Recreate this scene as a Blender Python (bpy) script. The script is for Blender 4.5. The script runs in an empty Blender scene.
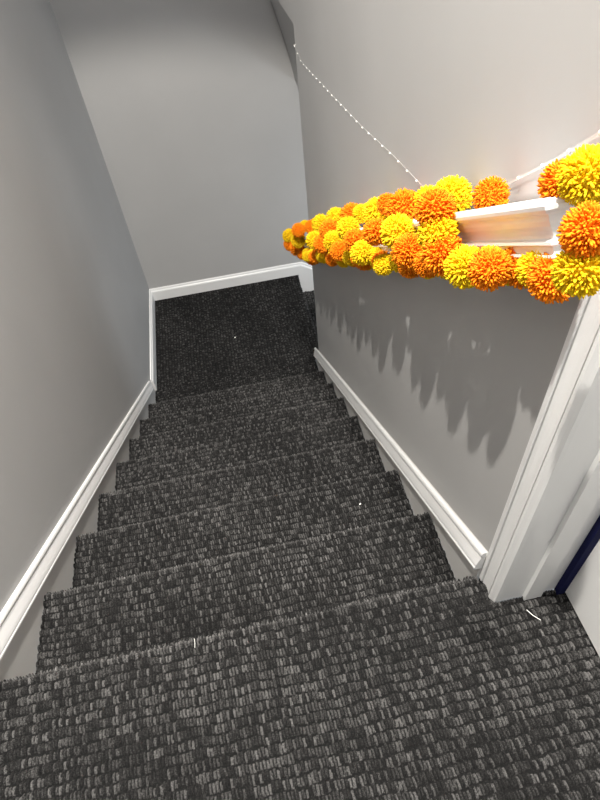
import bpy, math, random
import numpy as np

K = 1.1                       # metres per stair-width unit: every length below is in stair widths
RUN, RISE = 0.25262, 0.15743  # one step
SL = RISE / RUN
CS = 1 / math.hypot(1, SL)
AX = np.array([0, CS, -SL * CS])      # down the pitch of the stairs
NX = np.array([0, SL * CS, CS])       # square to the pitch
rng = np.random.default_rng(7)
random.seed(7)
scene = bpy.context.scene
col = scene.collection

# ------------------------------------------------------------------ camera
cam_data = bpy.data.cameras.new('camera')
cam = bpy.data.objects.new('camera', cam_data)
col.objects.link(cam)
from mathutils import Matrix, Vector
CAM_ROT = [[0.979193, 0.192184, -0.065167], [-0.18596, 0.721208, -0.667291], [-0.081244, 0.665525, 0.741941]]
CAM_POS = (0.62937, -0.45944, 1.1502)
m = Matrix([list(r) for r in CAM_ROT]).to_4x4()
m.translation = Vector(CAM_POS) * K
cam.matrix_world = m
cam_data.sensor_fit = 'VERTICAL'
cam_data.sensor_height = 24.0
cam_data.lens = 558.938 * 24.0 / 800.0
cam_data.clip_start = 0.02
scene.camera = cam

# ------------------------------------------------------------------ light
scene.view_settings.view_transform = 'Standard'
scene.view_settings.look = 'None'
scene.view_settings.gamma = 1.0
scene.view_settings.use_curve_mapping = False
scene.view_settings.exposure = 0.0
world = bpy.data.worlds.new('world')
scene.world = world
world.use_nodes = True
world.node_tree.nodes['Background'].inputs[0].default_value = (0.85, 0.92, 1.0, 1)
world.node_tree.nodes['Background'].inputs[1].default_value = 0.68

def lamp(name, kind, loc, energy, color, target=None, **kw):
    d = bpy.data.lights.new(name, kind)
    d.energy = energy
    d.color = color
    for k, v in kw.items():
        setattr(d, k, v)
    o = bpy.data.objects.new(name, d)
    col.objects.link(o)
    o.location = Vector(loc) * K
    if target is not None:
        o.rotation_euler = (Vector(target) * K - o.location).to_track_quat('-Z', 'Y').to_euler()
    return o

# recessed ceiling downlight over the head of the stairs
lamp('stair_head_spot', 'SPOT', (0.20, -0.12, 3.50), 790, (1.0, 0.95, 0.88), (0.20, -0.12, 0),
     spot_size=math.radians(90), spot_blend=0.12, shadow_soft_size=0.035)
# added fill spot for the left wall, right of the stair head
lamp('stair_head_spot', 'SPOT', (0.80, 0.0, 3.50), 660, (1.0, 0.95, 0.89), (0.45, 0.15, 0),
     spot_size=math.radians(70), spot_blend=0.8, shadow_soft_size=0.12)
# added soft fill over the middle of the stairwell, standing for bounced light
lamp('stair_fill', 'AREA', (0.45, 1.25, 3.50), 32, (0.97, 0.98, 1.0), (0.45, 1.25, 0), size=0.8)
# cooler lamp in the hall at the foot of the lower flight
lamp('lower_hall_light', 'AREA', (2.2, 2.45, -0.75), 15, (0.86, 0.93, 1.0), (1.0, 2.5, -0.7), size=0.5)

# ------------------------------------------------------------------ helpers
def tag(o, label=None, cat=None, group=None, kind=None):
    if label: o['label'] = label
    if cat: o['category'] = cat
    if group: o['group'] = group
    if kind: o['kind'] = kind
    return o

def mesh_data(name, verts, faces, mat, smooth=False, origin=(0, 0, 0)):
    v = (np.asarray(verts, float) - np.asarray(origin, float)) * K
    me = bpy.data.meshes.new(name)
    if isinstance(faces, np.ndarray):
        me.vertices.add(len(v)); me.vertices.foreach_set('co', v.ravel())
        nf, k = faces.shape
        me.loops.add(nf * k); me.loops.foreach_set('vertex_index', faces.ravel().astype(np.int32))
        me.polygons.add(nf); me.polygons.foreach_set('loop_start', np.arange(0, nf * k, k, dtype=np.int32))
        me.update(calc_edges=True)
    else:
        me.from_pydata([tuple(x) for x in v], [], faces)
        me.update()
    if smooth:
        me.polygons.foreach_set('use_smooth', np.ones(len(me.polygons), dtype=bool))
    me.materials.append(mat)
    return me

def obj(name, verts, faces, mat, parent=None, origin=(0, 0, 0), porigin=(0, 0, 0), smooth=False):
    o = bpy.data.objects.new(name, mesh_data(name, verts, faces, mat, smooth, origin))
    col.objects.link(o)
    o.location = (Vector(origin) - Vector(porigin)) * K
    if parent: o.parent = parent
    return o

def empty(name, origin):
    o = bpy.data.objects.new(name, None)
    o.empty_display_size = 0.1
    col.objects.link(o)
    o.location = Vector(origin) * K
    return o

class MB:
    """gathers boxes and prisms into one mesh"""
    def __init__(s): s.v = []; s.f = []
    def add(s, v, f):
        n = len(s.v); s.v += [tuple(x) for x in v]; s.f += [tuple(i + n for i in q) for q in f]; return s
    def box(s, x0, x1, y0, y1, z0, z1):
        v = [(x, y, z) for z in (z0, z1) for y in (y0, y1) for x in (x0, x1)]
        return s.add(v, [(0, 2, 3, 1), (4, 5, 7, 6), (0, 1, 5, 4), (2, 6, 7, 3), (0, 4, 6, 2), (1, 3, 7, 5)])
    def prism(s, poly, vec):
        """poly: list of 3D points, swept along vec"""
        n = len(poly); a = [np.array(q, float) for q in poly]; b = [q + np.array(vec, float) for q in a]
        f = [tuple(range(n)), tuple(range(2 * n - 1, n - 1, -1))]
        f += [(i, n + i, n + (i + 1) % n, (i + 1) % n) for i in range(n)]
        return s.add(a + b, f)
    def loft(s, rings, closed=True, caps=True):
        """rings of equal length joined in sequence"""
        n = len(rings[0]); v = [q for r in rings for q in r]; f = []
        for k in range(len(rings) - 1):
            for i in range(n if closed else n - 1):
                j = (i + 1) % n
                f.append((k * n + i, k * n + j, (k + 1) * n + j, (k + 1) * n + i))
        if caps:
            f.append(tuple(range(n - 1, -1, -1))); f.append(tuple((len(rings) - 1) * n + i for i in range(n)))
        return s.add(v, f)
    def build(s, name, mat, parent=None, origin=(0, 0, 0), porigin=(0, 0, 0), smooth=False):
        import bmesh
        o = obj(name, s.v, s.f, mat, parent, origin, porigin, smooth)
        bm = bmesh.new(); bm.from_mesh(o.data); bmesh.ops.recalc_face_normals(bm, faces=bm.faces)
        bm.to_mesh(o.data); bm.free()
        return o

def struct(o):
    o['kind'] = 'structure'; return o

# ------------------------------------------------------------------ materials
def new_mat(name):
    mt = bpy.data.materials.new(name); mt.use_nodes = True
    nt = mt.node_tree; b = nt.nodes['Principled BSDF']
    return mt, nt, b

def paint(name, colour, rough, spec=0.5, bump=0.06, scale=350, var=0.03):
    mt, nt, b = new_mat(name)
    b.inputs['Roughness'].default_value = rough
    b.inputs['Specular IOR Level'].default_value = spec
    tc = nt.nodes.new('ShaderNodeTexCoord')
    n1 = nt.nodes.new('ShaderNodeTexNoise'); n1.inputs['Scale'].default_value = 2.2; n1.inputs['Detail'].default_value = 3
    n2 = nt.nodes.new('ShaderNodeTexNoise'); n2.inputs['Scale'].default_value = scale; n2.inputs['Detail'].default_value = 2
    nt.links.new(tc.outputs['Object'], n1.inputs['Vector']); nt.links.new(tc.outputs['Object'], n2.inputs['Vector'])
    rp = nt.nodes.new('ShaderNodeValToRGB')
    rp.color_ramp.elements[0].position = 0.3; rp.color_ramp.elements[1].position = 0.7
    c = np.array(colour)
    rp.color_ramp.elements[0].color = (*(c * (1 - var)), 1); rp.color_ramp.elements[1].color = (*(c * (1 + var)), 1)
    nt.links.new(n1.outputs['Fac'], rp.inputs['Fac']); nt.links.new(rp.outputs['Color'], b.inputs['Base Color'])
    bp = nt.nodes.new('ShaderNodeBump'); bp.inputs['Strength'].default_value = bump; bp.inputs['Distance'].default_value = 0.001
    nt.links.new(n2.outputs['Fac'], bp.inputs['Height']); nt.links.new(bp.outputs['Normal'], b.inputs['Normal'])
    return mt

M_WALL = paint('grey_wall_paint', (0.428, 0.424, 0.418), 0.62, 0.35)
M_SKIRT = paint('pale_skirt_paint', (0.63, 0.62, 0.60), 0.45, 0.4)
M_TRIM = paint('white_gloss_paint', (0.80, 0.80, 0.79), 0.30, 0.5, bump=0.02, var=0.01)
M_CEIL = paint('ceiling_paint', (0.75, 0.74, 0.72), 0.8, 0.2)
M_BLUE = paint('navy_pile', (0.002, 0.004, 0.045), 0.8, 0.2, bump=0.5, scale=600, var=0.3)
M_LINT = paint('white_lint', (0.85, 0.85, 0.82), 0.9, 0.1)

def carpet_mat():
    mt, nt, b = new_mat('charcoal_loop_pile')
    b.inputs['Roughness'].default_value = 0.9
    b.inputs['Specular IOR Level'].default_value = 0.15
    at = nt.nodes.new('ShaderNodeAttribute'); at.attribute_name = 'yarn'
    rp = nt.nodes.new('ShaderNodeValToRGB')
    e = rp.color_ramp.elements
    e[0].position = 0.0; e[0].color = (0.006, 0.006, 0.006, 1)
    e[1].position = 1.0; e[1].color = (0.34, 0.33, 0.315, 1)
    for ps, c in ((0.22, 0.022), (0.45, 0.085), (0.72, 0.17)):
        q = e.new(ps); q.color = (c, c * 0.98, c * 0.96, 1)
    tc = nt.nodes.new('ShaderNodeTexCoord')
    nz = nt.nodes.new('ShaderNodeTexNoise'); nz.inputs['Scale'].default_value = 420; nz.inputs['Detail'].default_value = 3
    nt.links.new(tc.outputs['Object'], nz.inputs['Vector'])
    mx = nt.nodes.new('ShaderNodeMath'); mx.operation = 'MULTIPLY_ADD'
    mx.inputs[1].default_value = 0.95
    sb = nt.nodes.new('ShaderNodeMath'); sb.operation = 'SUBTRACT'; sb.inputs[1].default_value = 0.50
    nt.links.new(at.outputs['Fac'], sb.inputs[0])
    nt.links.new(nz.outputs['Fac'], mx.inputs[0]); nt.links.new(sb.outputs[0], mx.inputs[2])
    nt.links.new(mx.outputs[0], rp.inputs['Fac']); nt.links.new(rp.outputs['Color'], b.inputs['Base Color'])
    bp = nt.nodes.new('ShaderNodeBump'); bp.inputs['Strength'].default_value = 0.5; bp.inputs['Distance'].default_value = 0.002
    nt.links.new(nz.outputs['Fac'], bp.inputs['Height']); nt.links.new(bp.outputs['Normal'], b.inputs['Normal'])
    return mt
M_CARPET = carpet_mat()

def yarn_mat(name, c0, c1):
    mt, nt, b = new_mat(name)
    b.inputs['Roughness'].default_value = 0.75
    b.inputs['Specular IOR Level'].default_value = 0.2
    at = nt.nodes.new('ShaderNodeAttribute'); at.attribute_name = 'yarn'
    mx = nt.nodes.new('ShaderNodeMix'); mx.data_type = 'RGBA'
    mx.inputs[6].default_value = (*c0, 1); mx.inputs[7].default_value = (*c1, 1)
    nt.links.new(at.outputs['Fac'], mx.inputs[0]); nt.links.new(mx.outputs[2], b.inputs['Base Color'])
    tr = nt.nodes.new('ShaderNodeBsdfTranslucent'); nt.links.new(mx.outputs[2], tr.inputs['Color'])
    ms = nt.nodes.new('ShaderNodeMixShader'); ms.inputs[0].default_value = 0.25
    nt.links.new(b.outputs[0], ms.inputs[1]); nt.links.new(tr.outputs[0], ms.inputs[2])
    nt.links.new(ms.outputs[0], nt.nodes['Material Output'].inputs['Surface'])
    return mt
M_YELLOW = yarn_mat('yellow_yarn', (0.93, 0.60, 0.004), (0.99, 0.76, 0.02))
M_ORANGE = yarn_mat('orange_yarn', (0.93, 0.24, 0.003), (0.99, 0.36, 0.010))

def ribbon_mat():
    mt, nt, b = new_mat('sheer_ribbon')
    b.inputs['Base Color'].default_value = (0.85, 0.84, 0.82, 1); b.inputs['Roughness'].default_value = 0.3
    tr = nt.nodes.new('ShaderNodeBsdfTransparent')
    ms = nt.nodes.new('ShaderNodeMixShader'); ms.inputs[0].default_value = 0.5
    nt.links.new(b.outputs[0], ms.inputs[1]); nt.links.new(tr.outputs[0], ms.inputs[2])
    nt.links.new(ms.outputs[0], nt.nodes['Material Output'].inputs['Surface'])
    return mt
M_RIBBON = ribbon_mat()
mt_, nt_, b_ = new_mat('pearl'); M_PEARL = mt_
b_.inputs['Base Color'].default_value = (0.90, 0.88, 0.84, 1); b_.inputs['Roughness'].default_value = 0.15
mt_, nt_, b_ = new_mat('steel'); M_STEEL = mt_
b_.inputs['Base Color'].default_value = (0.6, 0.58, 0.55, 1); b_.inputs['Metallic'].default_value = 1; b_.inputs['Roughness'].default_value = 0.35

# ------------------------------------------------------------------ room shell
XL, XR = -0.004, 1.020            # wall faces
YF = 2.927                        # far wall face
ZL = -8 * RISE                    # landing level
WALL_END = 2.005                  # the right wall stops here, the lower flight turns off behind it
ZT = 3.56
DY0, DY1 = -0.070, -0.93          # doorway in the right wall

struct(MB().box(XL - 0.12, XL, -2.4, YF + 0.12, -3.0, ZT).build('wall_left', M_WALL))
struct(MB().box(XL, 3.2, YF, YF + 0.12, -3.0, ZT).build('wall_back', M_WALL))
w = MB()
w.box(XR, 1.148, DY0 + 0.010, WALL_END, -3.0, ZT)
w.box(XR, 1.148, DY1 - 0.010, DY0 + 0.010, 2.010, ZT)
w.box(XR, 1.148, -2.4, DY1 - 0.010, -0.2, ZT)
struct(w.build('wall_right', M_WALL))
# wall over the lower flight: its face leans back below the fold
w = MB().prism([(XR, WALL_END, ZT), (XR, WALL_END, 0.525), (1.06, WALL_END, 0.40), (1.118, WALL_END, 0.20), (1.150, WALL_END, 0.02),
                (3.2, WALL_END, -1.25), (3.2, WALL_END, ZT)], (0, YF - WALL_END, 0))
struct(w.build('wall_over_lower_flight', M_WALL))
struct(MB().box(1.15, 3.2, WALL_END - 0.12, WALL_END, -3.0, ZT).build('wall_front', M_WALL))
struct(MB().box(XL - 0.12, 3.2, -2.4, YF + 0.12, ZT, ZT + 0.1).build('ceiling', M_CEIL))

# ------------------------------------------------------------------ carpet
def loop_field(s, x, pitch=0.0182, lp=0.0063, hh=0.0100, seed=0):
    """height and yarn shade of looped pile: rows across s, loops along x"""
    r = np.random.default_rng(seed)
    S, X = np.meshgrid(s, x, indexing='ij')
    wob = 0.0018 * np.sin(X * 9.0 + seed) + 0.0012 * np.sin(X * 31.0 + 2 * seed + S * 20) + 0.0010 * np.sin(X * 83.0 + 5 * seed + S * 47)
    rows = (S + wob) / pitch
    k = np.floor(rows).astype(int); t = rows - k - 0.5
    kk = k - k.min()
    shift = r.random(kk.max() + 2)
    u = X / lp + shift[kk] + 0.25 * t
    j = np.floor(u).astype(int); q = u - j - 0.5
    jj = j - j.min()
    R1 = r.random((kk.max() + 2, jj.max() + 2)); R2 = r.random((kk.max() + 2, jj.max() + 2))
    R3 = r.random((kk.max() + 2, jj.max() + 2))
    amp = hh * (0.55 + 0.45 * R1[kk, jj])
    lean = t + 0.24 * (R3[kk, jj] - 0.5)
    pt = np.clip(1 - np.abs(lean / (0.34 + 0.15 * R1[kk, jj])) ** 2.2, 0, 1); pq = np.clip(1 - np.abs(q / (0.34 + 0.10 * R2[kk, jj])) ** 2.2, 0, 1)
    prof = (pt * pq) ** 0.6
    H = amp * prof
    shade = np.where(R2[kk, jj] < 0.22, 0.10, 0.165) + 0.36 * R3[kk, jj] ** 1.5 + 0.05 * np.sin(X * 7 + S * 13 + seed) * np.sin(X * 3.1 - S * 5)     # dark and grey plies
    shade = np.where(prof < 0.01, 0.0, shade)                                        # backing cloth painted black as shade in the gaps between loops
    return H, shade

def sheet(name, base, normal, x, s, along_x=False, seed=0, parent=None, flip=False):
    """base(s)->(n,3) path points with x=0, normal(s)->(n,3); swept over x and displaced with loops"""
    pth, nrm = base, normal
    if along_x:
        H, sh = loop_field(x, s, seed=seed); H = H.T; sh = sh.T
    else:
        H, sh = loop_field(s, x, seed=seed)
    n, mm = len(s), len(x)
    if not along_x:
        edge_light = ((nrm[:, 2] > 0.45) & (nrm[:, 2] < 0.999)).astype(float)
        sh = sh + 0.20 * edge_light[:, None]      # paler yarn along the nosing, painted as light caught on the edge
    V = pth[:, None, :] + np.zeros((n, mm, 3)); V[:, :, 0] += x[None, :]
    V = V + nrm[:, None, :] * H[:, :, None]
    idx = np.arange(n * mm).reshape(n, mm)
    F = np.stack([idx[:-1, :-1], idx[:-1, 1:], idx[1:, 1:], idx[1:, :-1]], -1).reshape(-1, 4)
    return V.reshape(-1, 3), F, sh.ravel()

def carpet_obj(name, parts, parent=None, origin=(0, 0, 0), porigin=(0, 0, 0)):
    Vs, Fs, Ss, n = [], [], [], 0
    for V, F, S in parts:
        Vs.append(V); Fs.append(F + n); Ss.append(S); n += len(V)
    o = obj(name, np.concatenate(Vs), np.concatenate(Fs), M_CARPET, parent, origin, porigin, smooth=True)
    a = o.data.attributes.new('yarn', 'FLOAT', 'POINT')
    a.data.foreach_set('value', np.concatenate(Ss).astype(np.float32))
    return o

NR = 0.016      # nosing radius
SINK = 0.0075    # pile tops stand this far over the backing
def profile(y0, y1, z, zb, ds=0.0016, coarse_to=None):
    """tread from y0 to y1 at height z, rounded nosing, riser down to zb"""
    pts = []; nr = []
    ys = np.arange(y0, y1 - NR, ds)
    if coarse_to is not None:
        ys = np.concatenate([np.arange(y0, coarse_to, 0.02), np.arange(coarse_to, y1 - NR, ds)])
    for y in ys: pts.append((0, y, z)); nr.append((0, 0, 1))
    for a in np.linspace(0, math.pi / 2 + 0.25, 10):
        pts.append((0, y1 - NR + NR * math.sin(a), z - NR + NR * math.cos(a))); nr.append((0, math.sin(a), math.cos(a)))
    ye = pts[-1][1]; ze = pts[-1][2]
    for zz in np.arange(ze - 0.004, zb - 0.001, -0.004):
        pts.append((0, max(ye - 0.25 * (ze - zz), y1 - 0.018), zz)); nr.append((0, 1, 0))
    pts = np.array(pts); pts[:, 2] -= SINK; pts[:, 1] -= SINK * np.array(nr)[:, 1]
    s = np.concatenate([[0], np.cumsum(np.linalg.norm(np.diff(pts, axis=0), axis=1))])
    return pts, np.array(nr, float), s - s[-1] + 1.5

DX = 0.0014
xs = np.arange(0.001, 0.9995, DX)
# upper floor and the first nosing
pf, nf_, sf = profile(-2.3, 0.0, 0.0, -RISE, coarse_to=-0.5)
xf = np.arange(0.001, 1.19, DX)
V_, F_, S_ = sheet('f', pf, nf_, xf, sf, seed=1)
flat = np.repeat(np.abs(nf_[:, 2] - 1) < 1e-6, len(xf))
ok = (V_[:, 0] < 1.0) | (flat & (V_[:, 0] < XR - 0.002) & (V_[:, 1] < -0.004)) | (flat & (V_[:, 1] < DY0 - 0.001) & (V_[:, 1] > -1.0))
F_ = F_[ok[F_].all(1)]
used = np.unique(F_); remap = np.zeros(len(V_), int); remap[used] = np.arange(len(used))
struct(carpet_obj('floor', [(V_[used], remap[F_], S_[used])]))
# the flight of seven carpeted steps
stairs = empty('staircase', (0.5, 0.5 * 8 * RUN, ZL))
tag(stairs, 'straight flight of steps in charcoal loop carpet going down between grey walls', 'stairs')
SO = (0.5, 0.5 * 8 * RUN, ZL)
for i in range(1, 8):
    pp, nn, ss = profile((i - 1) * RUN - 0.020, i * RUN, -i * RISE, -(i + 1) * RISE, ds=0.0016 if i < 4 else 0.0022)
    xx = xs if i < 4 else np.arange(0.001, 0.9995, 0.0019)
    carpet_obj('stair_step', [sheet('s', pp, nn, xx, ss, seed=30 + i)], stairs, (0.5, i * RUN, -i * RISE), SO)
# landing: one strip with rows like the treads, then pile running the other way
ya = np.arange(7 * RUN - 0.020, 8 * RUN + 0.006, 0.003)
pa = np.stack([ya * 0, ya, np.full_like(ya, ZL - SINK)], -1); na = np.tile([0., 0, 1], (len(ya), 1))
l1 = sheet('l', pa, na, np.arange(0.001, 1.0, 0.003), ya, seed=50)
yb = np.arange(8 * RUN, YF - 0.003, 0.0022)
LX = 1.056
# landing edge curls over to the first step of the lower flight
xb = np.arange(0.001, LX - NR, 0.0024)
pb = np.stack([yb * 0, yb, np.full_like(yb, ZL - SINK)], -1); nb = np.tile([0., 0, 1], (len(yb), 1))
l2 = sheet('l', pb, nb, xb, yb, along_x=True, seed=51)
def cross(x0, x1, z, zb, ylo, yhi, seed, d=0.003):
    """step that runs down toward +x"""
    pts, nr = [], []
    for x in np.arange(x0, x1 - NR, d): pts.append((x, z)); nr.append((0, 1))
    for a in np.linspace(0, math.pi / 2 + 0.2, 8): pts.append((x1 - NR + NR * math.sin(a), z - NR + NR * math.cos(a))); nr.append((math.sin(a), math.cos(a)))
    for zz in np.arange(pts[-1][1] - 0.005, zb, -0.005): pts.append((x1 - 0.012, zz)); nr.append((1, 0))
    pts = np.array(pts); nr = np.array(nr, float); pts -= SINK * nr
    s = np.concatenate([[0], np.cumsum(np.linalg.norm(np.diff(pts, axis=0), axis=1))])
    y = np.arange(ylo, yhi, d)
    H, sh = loop_field(s, y, seed=seed)
    n, mm = len(s), len(y)
    V = np.zeros((n, mm, 3)); V[:, :, 0] = pts[:, None, 0] + nr[:, None, 0] * H; V[:, :, 2] = pts[:, None, 1] + nr[:, None, 1] * H; V[:, :, 1] = y[None]
    idx = np.arange(n * mm).reshape(n, mm)
    F = np.stack([idx[:-1, :-1], idx[1:, :-1], idx[1:, 1:], idx[:-1, 1:]], -1).reshape(-1, 4)
    return V.reshape(-1, 3), F, sh.ravel()
l3 = cross(xb[-1], LX, ZL, ZL - RISE, WALL_END + 0.003, YF - 0.003, 52)
struct(carpet_obj('landing_floor', [(v, f, s - 0.11) for v, f, s in (l1, l2, l3)]))  # landing yarn darkened: shade of the turned nap put into the colour
low = empty('staircase', (LX + RUN, 2.46, ZL - 3 * RISE))
LO = (LX + RUN, 2.46, ZL - 3 * RISE)
tag(low, 'lower flight of charcoal carpeted steps turning off right behind the end of the wall', 'stairs')
for i in range(1, 4):
    carpet_obj('stair_step', [cross(LX + (i - 1) * RUN - 0.02, LX + i * RUN, ZL - i * RISE, ZL - (i + 1) * RISE, WALL_END + 0.003, YF - 0.003, 60 + i, 0.004)],
               low, (LX + i * RUN, 2.46, ZL - i * RISE), LO)

# ------------------------------------------------------------------ trim
def on_pitch(x, a, e):      # a along the pitch, e square to it
    return np.array([x, 0, 0]) + AX * a + NX * e
def a_at_y(y, e): return (y - NX[1] * e) / AX[1]
# skirt boards beside the steps and their white cap mouldings
def skirt(x0, x1, n, y0, y1):
    lo, hi = -0.30, 0.060
    poly = [(x0, y0, -SL * y0 + lo / CS), (x0, y1, -SL * y1 + lo / CS), (x0, y1, -SL * y1 + hi / CS), (x0, y0, -SL * y0 + hi / CS)]
    return struct(MB().prism(poly, (x1 - x0, 0, 0)).build('trim_%d' % n, M_SKIRT))
skirt(XL, -0.0005, 1, -0.25, 8 * RUN)
skirt(1.0005, XR, 2, -0.010, WALL_END)
CAP = [(0.0, 0.026), (0.011, 0.026), (0.0135, 0.0285), (0.0135, 0.0325), (0.0115, 0.0350), (0.0085, 0.0356), (0.0085, 0.0372), (0.0125, 0.0380), (0.0112, 0.045),
       (0.0085, 0.055), (0.0058, 0.064), (0.0045, 0.0685), (0.0025, 0.0690), (0.0025, 0.0705), (0.0058, 0.0712), (0.0068, 0.075), (0.0055, 0.080), (0.003, 0.0835), (0.0, 0.084)]
def cap(xw, sgn, n, y0, y1):
    pr = [(-0.003, CAP[0][1])] + CAP + [(-0.003, CAP[-1][1])]
    rings = []
    for y in (y0, y1):
        rings.append([on_pitch(xw + sgn * d, a_at_y(y, e), e) for d, e in pr])
    return struct(MB().loft(rings).build('trim_%d' % n, M_TRIM))
cap(0.0, 1, 3, -0.25, 8 * RUN - 0.055)
cap(1.0, -1, 4, -0.0112, WALL_END)
# level baseboards round the landing
BB = [(0, 0), (0.014, 0), (0.014, 0.070), (0.011, 0.078), (0.008, 0.081), (0.008, 0.088), (0.005, 0.095), (0, 0.096)]
y0 = 8 * RUN - 0.010
struct(MB().loft([[(XL + d, y0, ZL + e) for d, e in BB], [(XL + d, YF - d, ZL + e) for d, e in BB]]).build('baseboard_left', M_TRIM))
xm = LX + 0.005
DEEP = [(d, e if e else -0.22) for d, e in BB]
rings = [[(XL + d, YF - d, ZL + e) for d, e in BB],
         [(xm + 0.3 * e, YF - d, ZL + e) for d, e in BB],
         [(xm + 0.3 * max(e, 0) + 0.0005, YF - d, ZL + e) for d, e in DEEP],
         [(xm + 0.3 * max(e, 0) + 1.3, YF - d, ZL + e - 1.3 * SL) for d, e in DEEP]]
struct(MB().loft(rings).build('baseboard_back', M_TRIM))

# doorway: casing, jamb with stop, door
CP = [(-0.011, XR), (-0.011, 1.0065), (-0.0125, 1.0045), (-0.0205, 1.0045), (-0.0220, 1.0060), (-0.0224, 1.0115), (-0.0240, 1.0115), (-0.0245, 1.0070),
      (-0.0300, 1.0092), (-0.0380, 1.0104), (-0.0450, 1.0098), (-0.0512, 1.0075), (-0.0516, 1.0125), (-0.0534, 1.0125), (-0.0538, 1.0070),
      (-0.0560, 1.0060), (-0.0600, 1.0068), (-0.0650, 1.0105), (-0.0700, 1.0130), (-0.0705, XR)]
ZH = 2.0
def casing():
    a = [(x, y, -0.004) for y, x in CP]
    b = [(x, y, ZH - (y - DY0)) for y, x in CP]
    b = [(x, y, ZH + (y - DY0)) for y, x in CP]
    ym = DY0 + DY1
    c = [(x, ym - y, ZH + (y - DY0)) for y, x in CP]
    d = [(x, ym - y, -0.004) for y, x in CP]
    return MB().loft([a, b, c, d]).build('trim_5', M_TRIM)
struct(casing())
j = MB()
for sgn, yy in ((1, DY0), (-1, DY1)):
    f = lambda v: yy + sgn * v
    j.box(1.0165, 1.150, min(f(0), f(0.012)), max(f(0), f(0.012)), -0.004, ZH)
    j.box(1.072, 1.108, min(f(-0.009), f(0)), max(f(-0.009), f(0)), -0.004, ZH - 0.009)
j.box(1.0165, 1.150, DY1, DY0, ZH, ZH + 0.012)
j.box(1.072, 1.108, DY1 + 0.009, DY0 - 0.009, ZH - 0.009, ZH)
struct(j.build('trim_6', M_TRIM))
struct(MB().box(1.141, 1.166, -0.0825, -0.058, -0.004, ZH).build('trim_7', M_BLUE))
door = struct(MB().box(1.156, 1.192, DY1 + 0.004, -0.083, 0.004, ZH - 0.003).build('door_1', M_TRIM))

# ------------------------------------------------------------------ handrail
A0, A1 = -0.427, 1.900
RP = [(1.0125, 0.728), (0.958, 0.7285), (0.9535, 0.7270), (0.9508, 0.7240), (0.9500, 0.7205), (0.9507, 0.7165), (0.9535, 0.7130), (0.9570, 0.7115),
      (0.9590, 0.7085), (0.9600, 0.7050), (0.9630, 0.6990), (0.9670, 0.6940), (0.9690, 0.6890), (0.9693, 0.6850),
      (0.9640, 0.6840), (0.9620, 0.6825), (0.9618, 0.6795), (0.9640, 0.6780), (0.9672, 0.6770), (0.9676, 0.6690),
      (0.9645, 0.6680), (0.9640, 0.6655), (0.9655, 0.6640), (1.0125, 0.6640)]
RP = [(x, e + 0.0) for x, e in RP]
rail = empty('handrail', (XR, 0.99, 0.13)); RO = (XR, 0.99, 0.13)
tag(rail, 'white moulded handrail sloping down along the right wall under the pompom garland', 'handrail')
rings = [[on_pitch(XR, A1 - (x - 0.95), e) for x, e in RP], [on_pitch(x, A1 - (x - 0.95), e) for x, e in RP],
         [on_pitch(x, A0 + (x - 0.95), e) for x, e in RP], [on_pitch(XR, A0 + (x - 0.95), e) for x, e in RP]]
rb = MB().loft(rings).build('rail', M_TRIM, rail, RO, RO)
for a in (0.35, 1.25):
    MB().loft([[on_pitch(x, a + q, e) for q, e in ((-0.012, 0.672), (0.012, 0.672), (0.012, 0.700), (-0.012, 0.700))] for x in (1.011, XR)]).build('bracket', M_STEEL, rail, RO, RO)

# ------------------------------------------------------------------ garland
def pompom_mesh(name, mat, seed, n=720):
    r = np.random.default_rng(seed)
    V, F, S = [], [], []
    # soft core
    nu, nv = 18, 12; c0 = 0
    for i in range(nv + 1):
        for k in range(nu):
            th = math.pi * i / nv; ph = 2 * math.pi * k / nu
            V.append(np.array([math.sin(th) * math.cos(ph), math.sin(th) * math.sin(ph), math.cos(th)]) * 0.72); S.append(0.3)
    for i in range(nv):
        for k in range(nu):
            F.append((i * nu + k, (i + 1) * nu + k, (i + 1) * nu + (k + 1) % nu, i * nu + (k + 1) % nu))
    ga = math.pi * (3 - math.sqrt(5))
    for q in range(n):
        z = 1 - 2 * (q + 0.5) / n; rr = math.sqrt(1 - z * z)
        d = np.array([rr * math.cos(ga * q), rr * math.sin(ga * q), z]) + r.normal(0, 0.06, 3); d /= np.linalg.norm(d)
        t1 = np.cross(d, r.normal(0, 1, 3)); t1 /= np.linalg.norm(t1); t2 = np.cross(d, t1)
        L = 0.86 + 0.22 * r.random() ; bend = r.normal(0, 0.10); w0 = 0.036 + 0.016 * r.random()
        sh = r.random(); b = len(V)
        for f, wf in ((0.62, 0.8), (0.84, 1.1), (0.96, 1.0), (1.0, 0.45)):
            c = d * L * f + t1 * bend * ((f - 0.6) / 0.4) ** 2
            for k in range(5):
                an = 2 * math.pi * k / 5
                V.append(c + (t1 * math.cos(an) + t2 * math.sin(an)) * w0 * wf); S.append(sh)
        for g in range(3):
            for k in range(5):
                F.append((b + g * 5 + k, b + g * 5 + (k + 1) % 5, b + (g + 1) * 5 + (k + 1) % 5, b + (g + 1) * 5 + k))
        F.append((b + 15, b + 16, b + 17, b + 18)); F.append((b + 15, b + 18, b + 19, b + 19)[:3])
    me = bpy.data.meshes.new(name)
    me.from_pydata([tuple(v) for v in V], [], F); me.update()
    me.polygons.foreach_set('use_smooth', np.ones(len(me.polygons), dtype=bool))
    a = me.attributes.new('yarn', 'FLOAT', 'POINT'); a.data.foreach_set('value', np.array(S, dtype=np.float32))
    me.materials.append(mat)
    return me
PM = {'Y': [pompom_mesh('pompom_yellow', M_YELLOW, s) for s in (1, 2, 3)], 'O': [pompom_mesh('pompom_orange', M_ORANGE, s) for s in (4, 5, 6)]}
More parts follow.
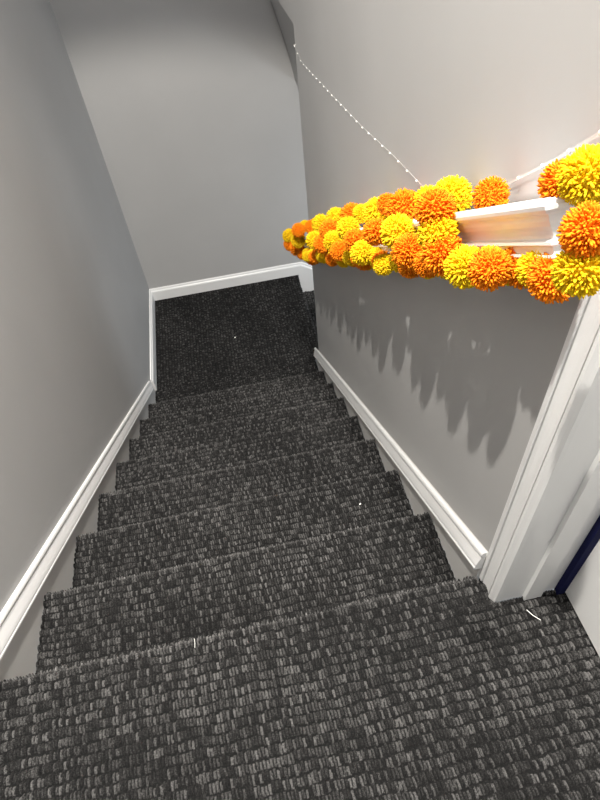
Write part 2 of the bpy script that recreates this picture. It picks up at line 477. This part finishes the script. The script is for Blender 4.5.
# colour, place (across, along the rail, square to it), radius - wound round the rail from its foot to its head
POM = [
    ('O', 0.926, 2.002, 0.705, 0.032),
    ('Y', 0.926, 1.984, 0.745, 0.032),
    ('Y', 0.975, 1.879, 0.661, 0.032),
    ('Y', 0.982, 1.74, 0.776, 0.0245),
    ('O', 0.926, 1.725, 0.684, 0.032),
    ('Y', 0.926, 1.61, 0.719, 0.0305),
    ('O', 0.975, 1.58, 0.636, 0.032),
    ('O', 0.926, 1.55, 0.76, 0.0274),
    ('O', 0.982, 1.527, 0.764, 0.0272),
    ('O', 0.975, 1.324, 0.652, 0.0296),
    ('Y', 0.982, 1.251, 0.766, 0.032),
    ('Y', 0.926, 1.101, 0.712, 0.0284),
    ('Y', 0.975, 1.077, 0.658, 0.0265),
    ('O', 0.926, 0.927, 0.697, 0.0279),
    ('Y', 0.982, 0.917, 0.772, 0.0292),
    ('O', 0.926, 0.739, 0.736, 0.0282),
    ('Y', 0.926, 0.698, 0.703, 0.0277),
    ('O', 0.982, 0.661, 0.766, 0.0299),
    ('O', 0.926, 0.624, 0.675, 0.0252),
    ('Y', 0.982, 0.533, 0.763, 0.0221),
    ('Y', 0.926, 0.468, 0.731, 0.0265),
    ('O', 0.926, 0.402, 0.701, 0.0255),
    ('O', 0.975, 0.4, 0.658, 0.0232),
    ('Y', 0.982, 0.366, 0.755, 0.032),
    ('Y', 0.926, 0.338, 0.672, 0.0257),
    ('O', 0.982, 0.279, 0.769, 0.0207),
    ('O', 0.926, 0.181, 0.716, 0.0247),
    ('O', 0.982, 0.16, 0.753, 0.0315),
    ('Y', 0.975, 0.041, 0.651, 0.0194),
    ('Y', 0.926, 0.026, 0.711, 0.0281),
    ('Y', 0.982, 0.016, 0.758, 0.0202),
    ('O', 0.926, -0.027, 0.677, 0.027),
    ('Y', 0.982, -0.1, 0.751, 0.0278),
    ('O', 0.926, -0.175, 0.738, 0.0255),
    ('Y', 0.926, -0.177, 0.704, 0.0258),
    ('O', 0.926, -0.186, 0.675, 0.0273),
    ('O', 0.982, -0.237, 0.742, 0.0209),
    ('Y', 0.926, -0.27, 0.658, 0.0247),
    ('Y', 0.975, -0.295, 0.649, 0.019),
    ('O', 0.975, -0.326, 0.646, 0.019),
    ('O', 0.926, -0.34, 0.658, 0.0225),
    ('O', 0.975, -0.396, 0.643, 0.0256),
    ('O', 0.982, -0.41, 0.74, 0.0218),
    ('Y', 0.982, -0.451, 0.742, 0.0244),
    ('Y', 0.926, -0.525, 0.664, 0.0211),
    ('O', 0.926, -0.536, 0.697, 0.0202),
]
GO = np.array([0.98, 1.0, 0.1])
gar = empty('garland', GO)
tag(gar, 'garland of orange and yellow yarn pompoms wound around the white handrail', 'garland')
for n_, a in enumerate(np.arange(-0.37, 1.80, 0.058)):      # the turns that pass under the rail
    head = a < -0.22
    POM.append(('YO'[n_ % 2], (0.968 if head else 0.950) + 0.012 * math.sin(n_ * 2.3), float(a), (0.652 if head else 0.651) + 0.006 * math.sin(n_ * 1.7), 0.0195 if head else 0.0205))
POM += [('Y', 0.940, -0.307, 0.660, 0.020), ('O', 0.940, -0.232, 0.657, 0.020)]
cent = []
for n_, (c, x, a, e, r) in enumerate(POM):
    r *= 1.14
    P = on_pitch(x, a, e); cent.append(P)
    o = bpy.data.objects.new('pompom', PM[c][n_ % 3]); col.objects.link(o)
    o.parent = gar; o.location = Vector(P - GO) * K; o.scale = (r * K,) * 3
    o.rotation_euler = (random.uniform(0, 6), random.uniform(0, 6), random.uniform(0, 6))
    o['label'] = ('yellow' if c == 'Y' else 'orange') + ' yarn pompom'
def tube(mb, P, Q, rad, n=6):
    P, Q = np.array(P, float), np.array(Q, float); d = Q - P; L = np.linalg.norm(d); d /= L
    t1 = np.cross(d, (0.3, 0.2, 0.9)); t1 /= np.linalg.norm(t1); t2 = np.cross(d, t1)
    ring = lambda c: [c + (t1 * math.cos(2 * math.pi * k / n) + t2 * math.sin(2 * math.pi * k / n)) * rad for k in range(n)]
    mb.loft([ring(P), ring(Q)])
mb = MB()
left = list(range(len(cent))); cur = left.pop(int(np.argmax([q[1] for q in cent])))
while left:
    nxt = min(left, key=lambda i: np.linalg.norm(cent[i] - cent[cur])); left.remove(nxt)
    if np.linalg.norm(cent[nxt] - cent[cur]) < 0.085:
        mb = MB(); tube(mb, cent[cur], cent[nxt], 0.0012); mb.build('cord', M_ORANGE, gar, GO, GO)
    cur = nxt

# ------------------------------------------------------------------ bead string on the wall
BP = np.array([(1.0165, 1.998, 0.455), (1.0165, 1.86, 0.436), (1.0165, 1.34, 0.494), (1.0165, 0.98, 0.536), (1.0165, 0.722, 0.575), (1.0165, 0.525, 0.597),
               (1.0165, 0.36, 0.655), (1.0165, 0.223, 0.748), (1.0160, 0.122, 0.829), (1.0120, 0.050, 0.889), (1.003, -0.016, 0.945)])
bo = BP[0]
bs = empty('bead_string', bo)
tag(bs, 'string of tiny white beads strung along the right wall above the pompoms', 'bead string')
# the ribbon the beads sit on
rb = MB()
rings = []
for i, q in enumerate(BP):
    d = BP[min(i + 1, len(BP) - 1)] - BP[max(i - 1, 0)]; d /= np.linalg.norm(d)
    up = np.cross(d, (-1, 0, 0)); up /= np.linalg.norm(up)
    hw = 0.0004 + 0.0026 * (i / (len(BP) - 1)) ** 3
    o_ = np.array((-0.0002, 0, 0))
    rings.append([q + up * hw + o_, q - up * hw + o_, q - up * hw - o_, q + up * hw - o_])
rb.loft(rings).build('ribbon', M_RIBBON, bs, bo, bo)
seg = np.linalg.norm(np.diff(BP, axis=0), axis=1); cum = np.concatenate([[0], np.cumsum(seg)])
def ball(r, nu=10, nv=7):
    V = []; F = []
    for i in range(nv + 1):
        for k in range(nu):
            th = math.pi * i / nv; ph = 2 * math.pi * k / nu
            V.append((r * math.sin(th) * math.cos(ph), r * math.sin(th) * math.sin(ph), r * math.cos(th)))
    for i in range(nv):
        for k in range(nu): F.append((i * nu + k, (i + 1) * nu + k, (i + 1) * nu + (k + 1) % nu, i * nu + (k + 1) % nu))
    return V, F
bme = mesh_data('bead', *ball(0.0022), M_PEARL, True)
for d in np.arange(0.01, cum[-1], 0.060):
    P = np.array([np.interp(d, cum, BP[:, k]) for k in range(3)]) + np.array((-0.0022, 0, 0))
    o = bpy.data.objects.new('bead', bme); col.objects.link(o); o.parent = bs; o.location = Vector(P - bo) * K
for i in (0, -1):
    mb = MB(); tube(mb, BP[i] + np.array((-0.004, 0, 0)), (XR - 0.0003 if i == 0 else 1.009, BP[i][1], BP[i][2]), 0.0018, 8); mb.build('pin', M_STEEL, bs, bo, bo)

# ------------------------------------------------------------------ specks on the carpet
def lint(label, pts, rad):
    mb = MB(); pts = [np.array(q, float) for q in pts]
    for q0, q1 in zip(pts[:-1], pts[1:]): tube(mb, q0, q1, rad, 6)
    o = mb.build('lint', M_LINT, origin=pts[0]); tag(o, label, 'lint')
lint('short upright white fibre on the carpet of the top floor near its front edge', [(0.400, -0.030, 0.003), (0.401, -0.020, 0.0045), (0.400, -0.012, 0.004)], 0.0005)
lint('thin white thread lying on the carpet at the foot of the door jamb', [(1.066, -0.100, 0.003), (1.072, -0.113, 0.005), (1.083, -0.125, 0.004)], 0.0007)
lint('small white lint speck on the second step down', [(0.852, 0.397, -2 * RISE + 0.003), (0.857, 0.399, -2 * RISE + 0.004)], 0.0022)
lint('white lint speck in the middle of the lower landing', [(0.527, 2.352, ZL + 0.003), (0.533, 2.357, ZL + 0.004)], 0.0035)
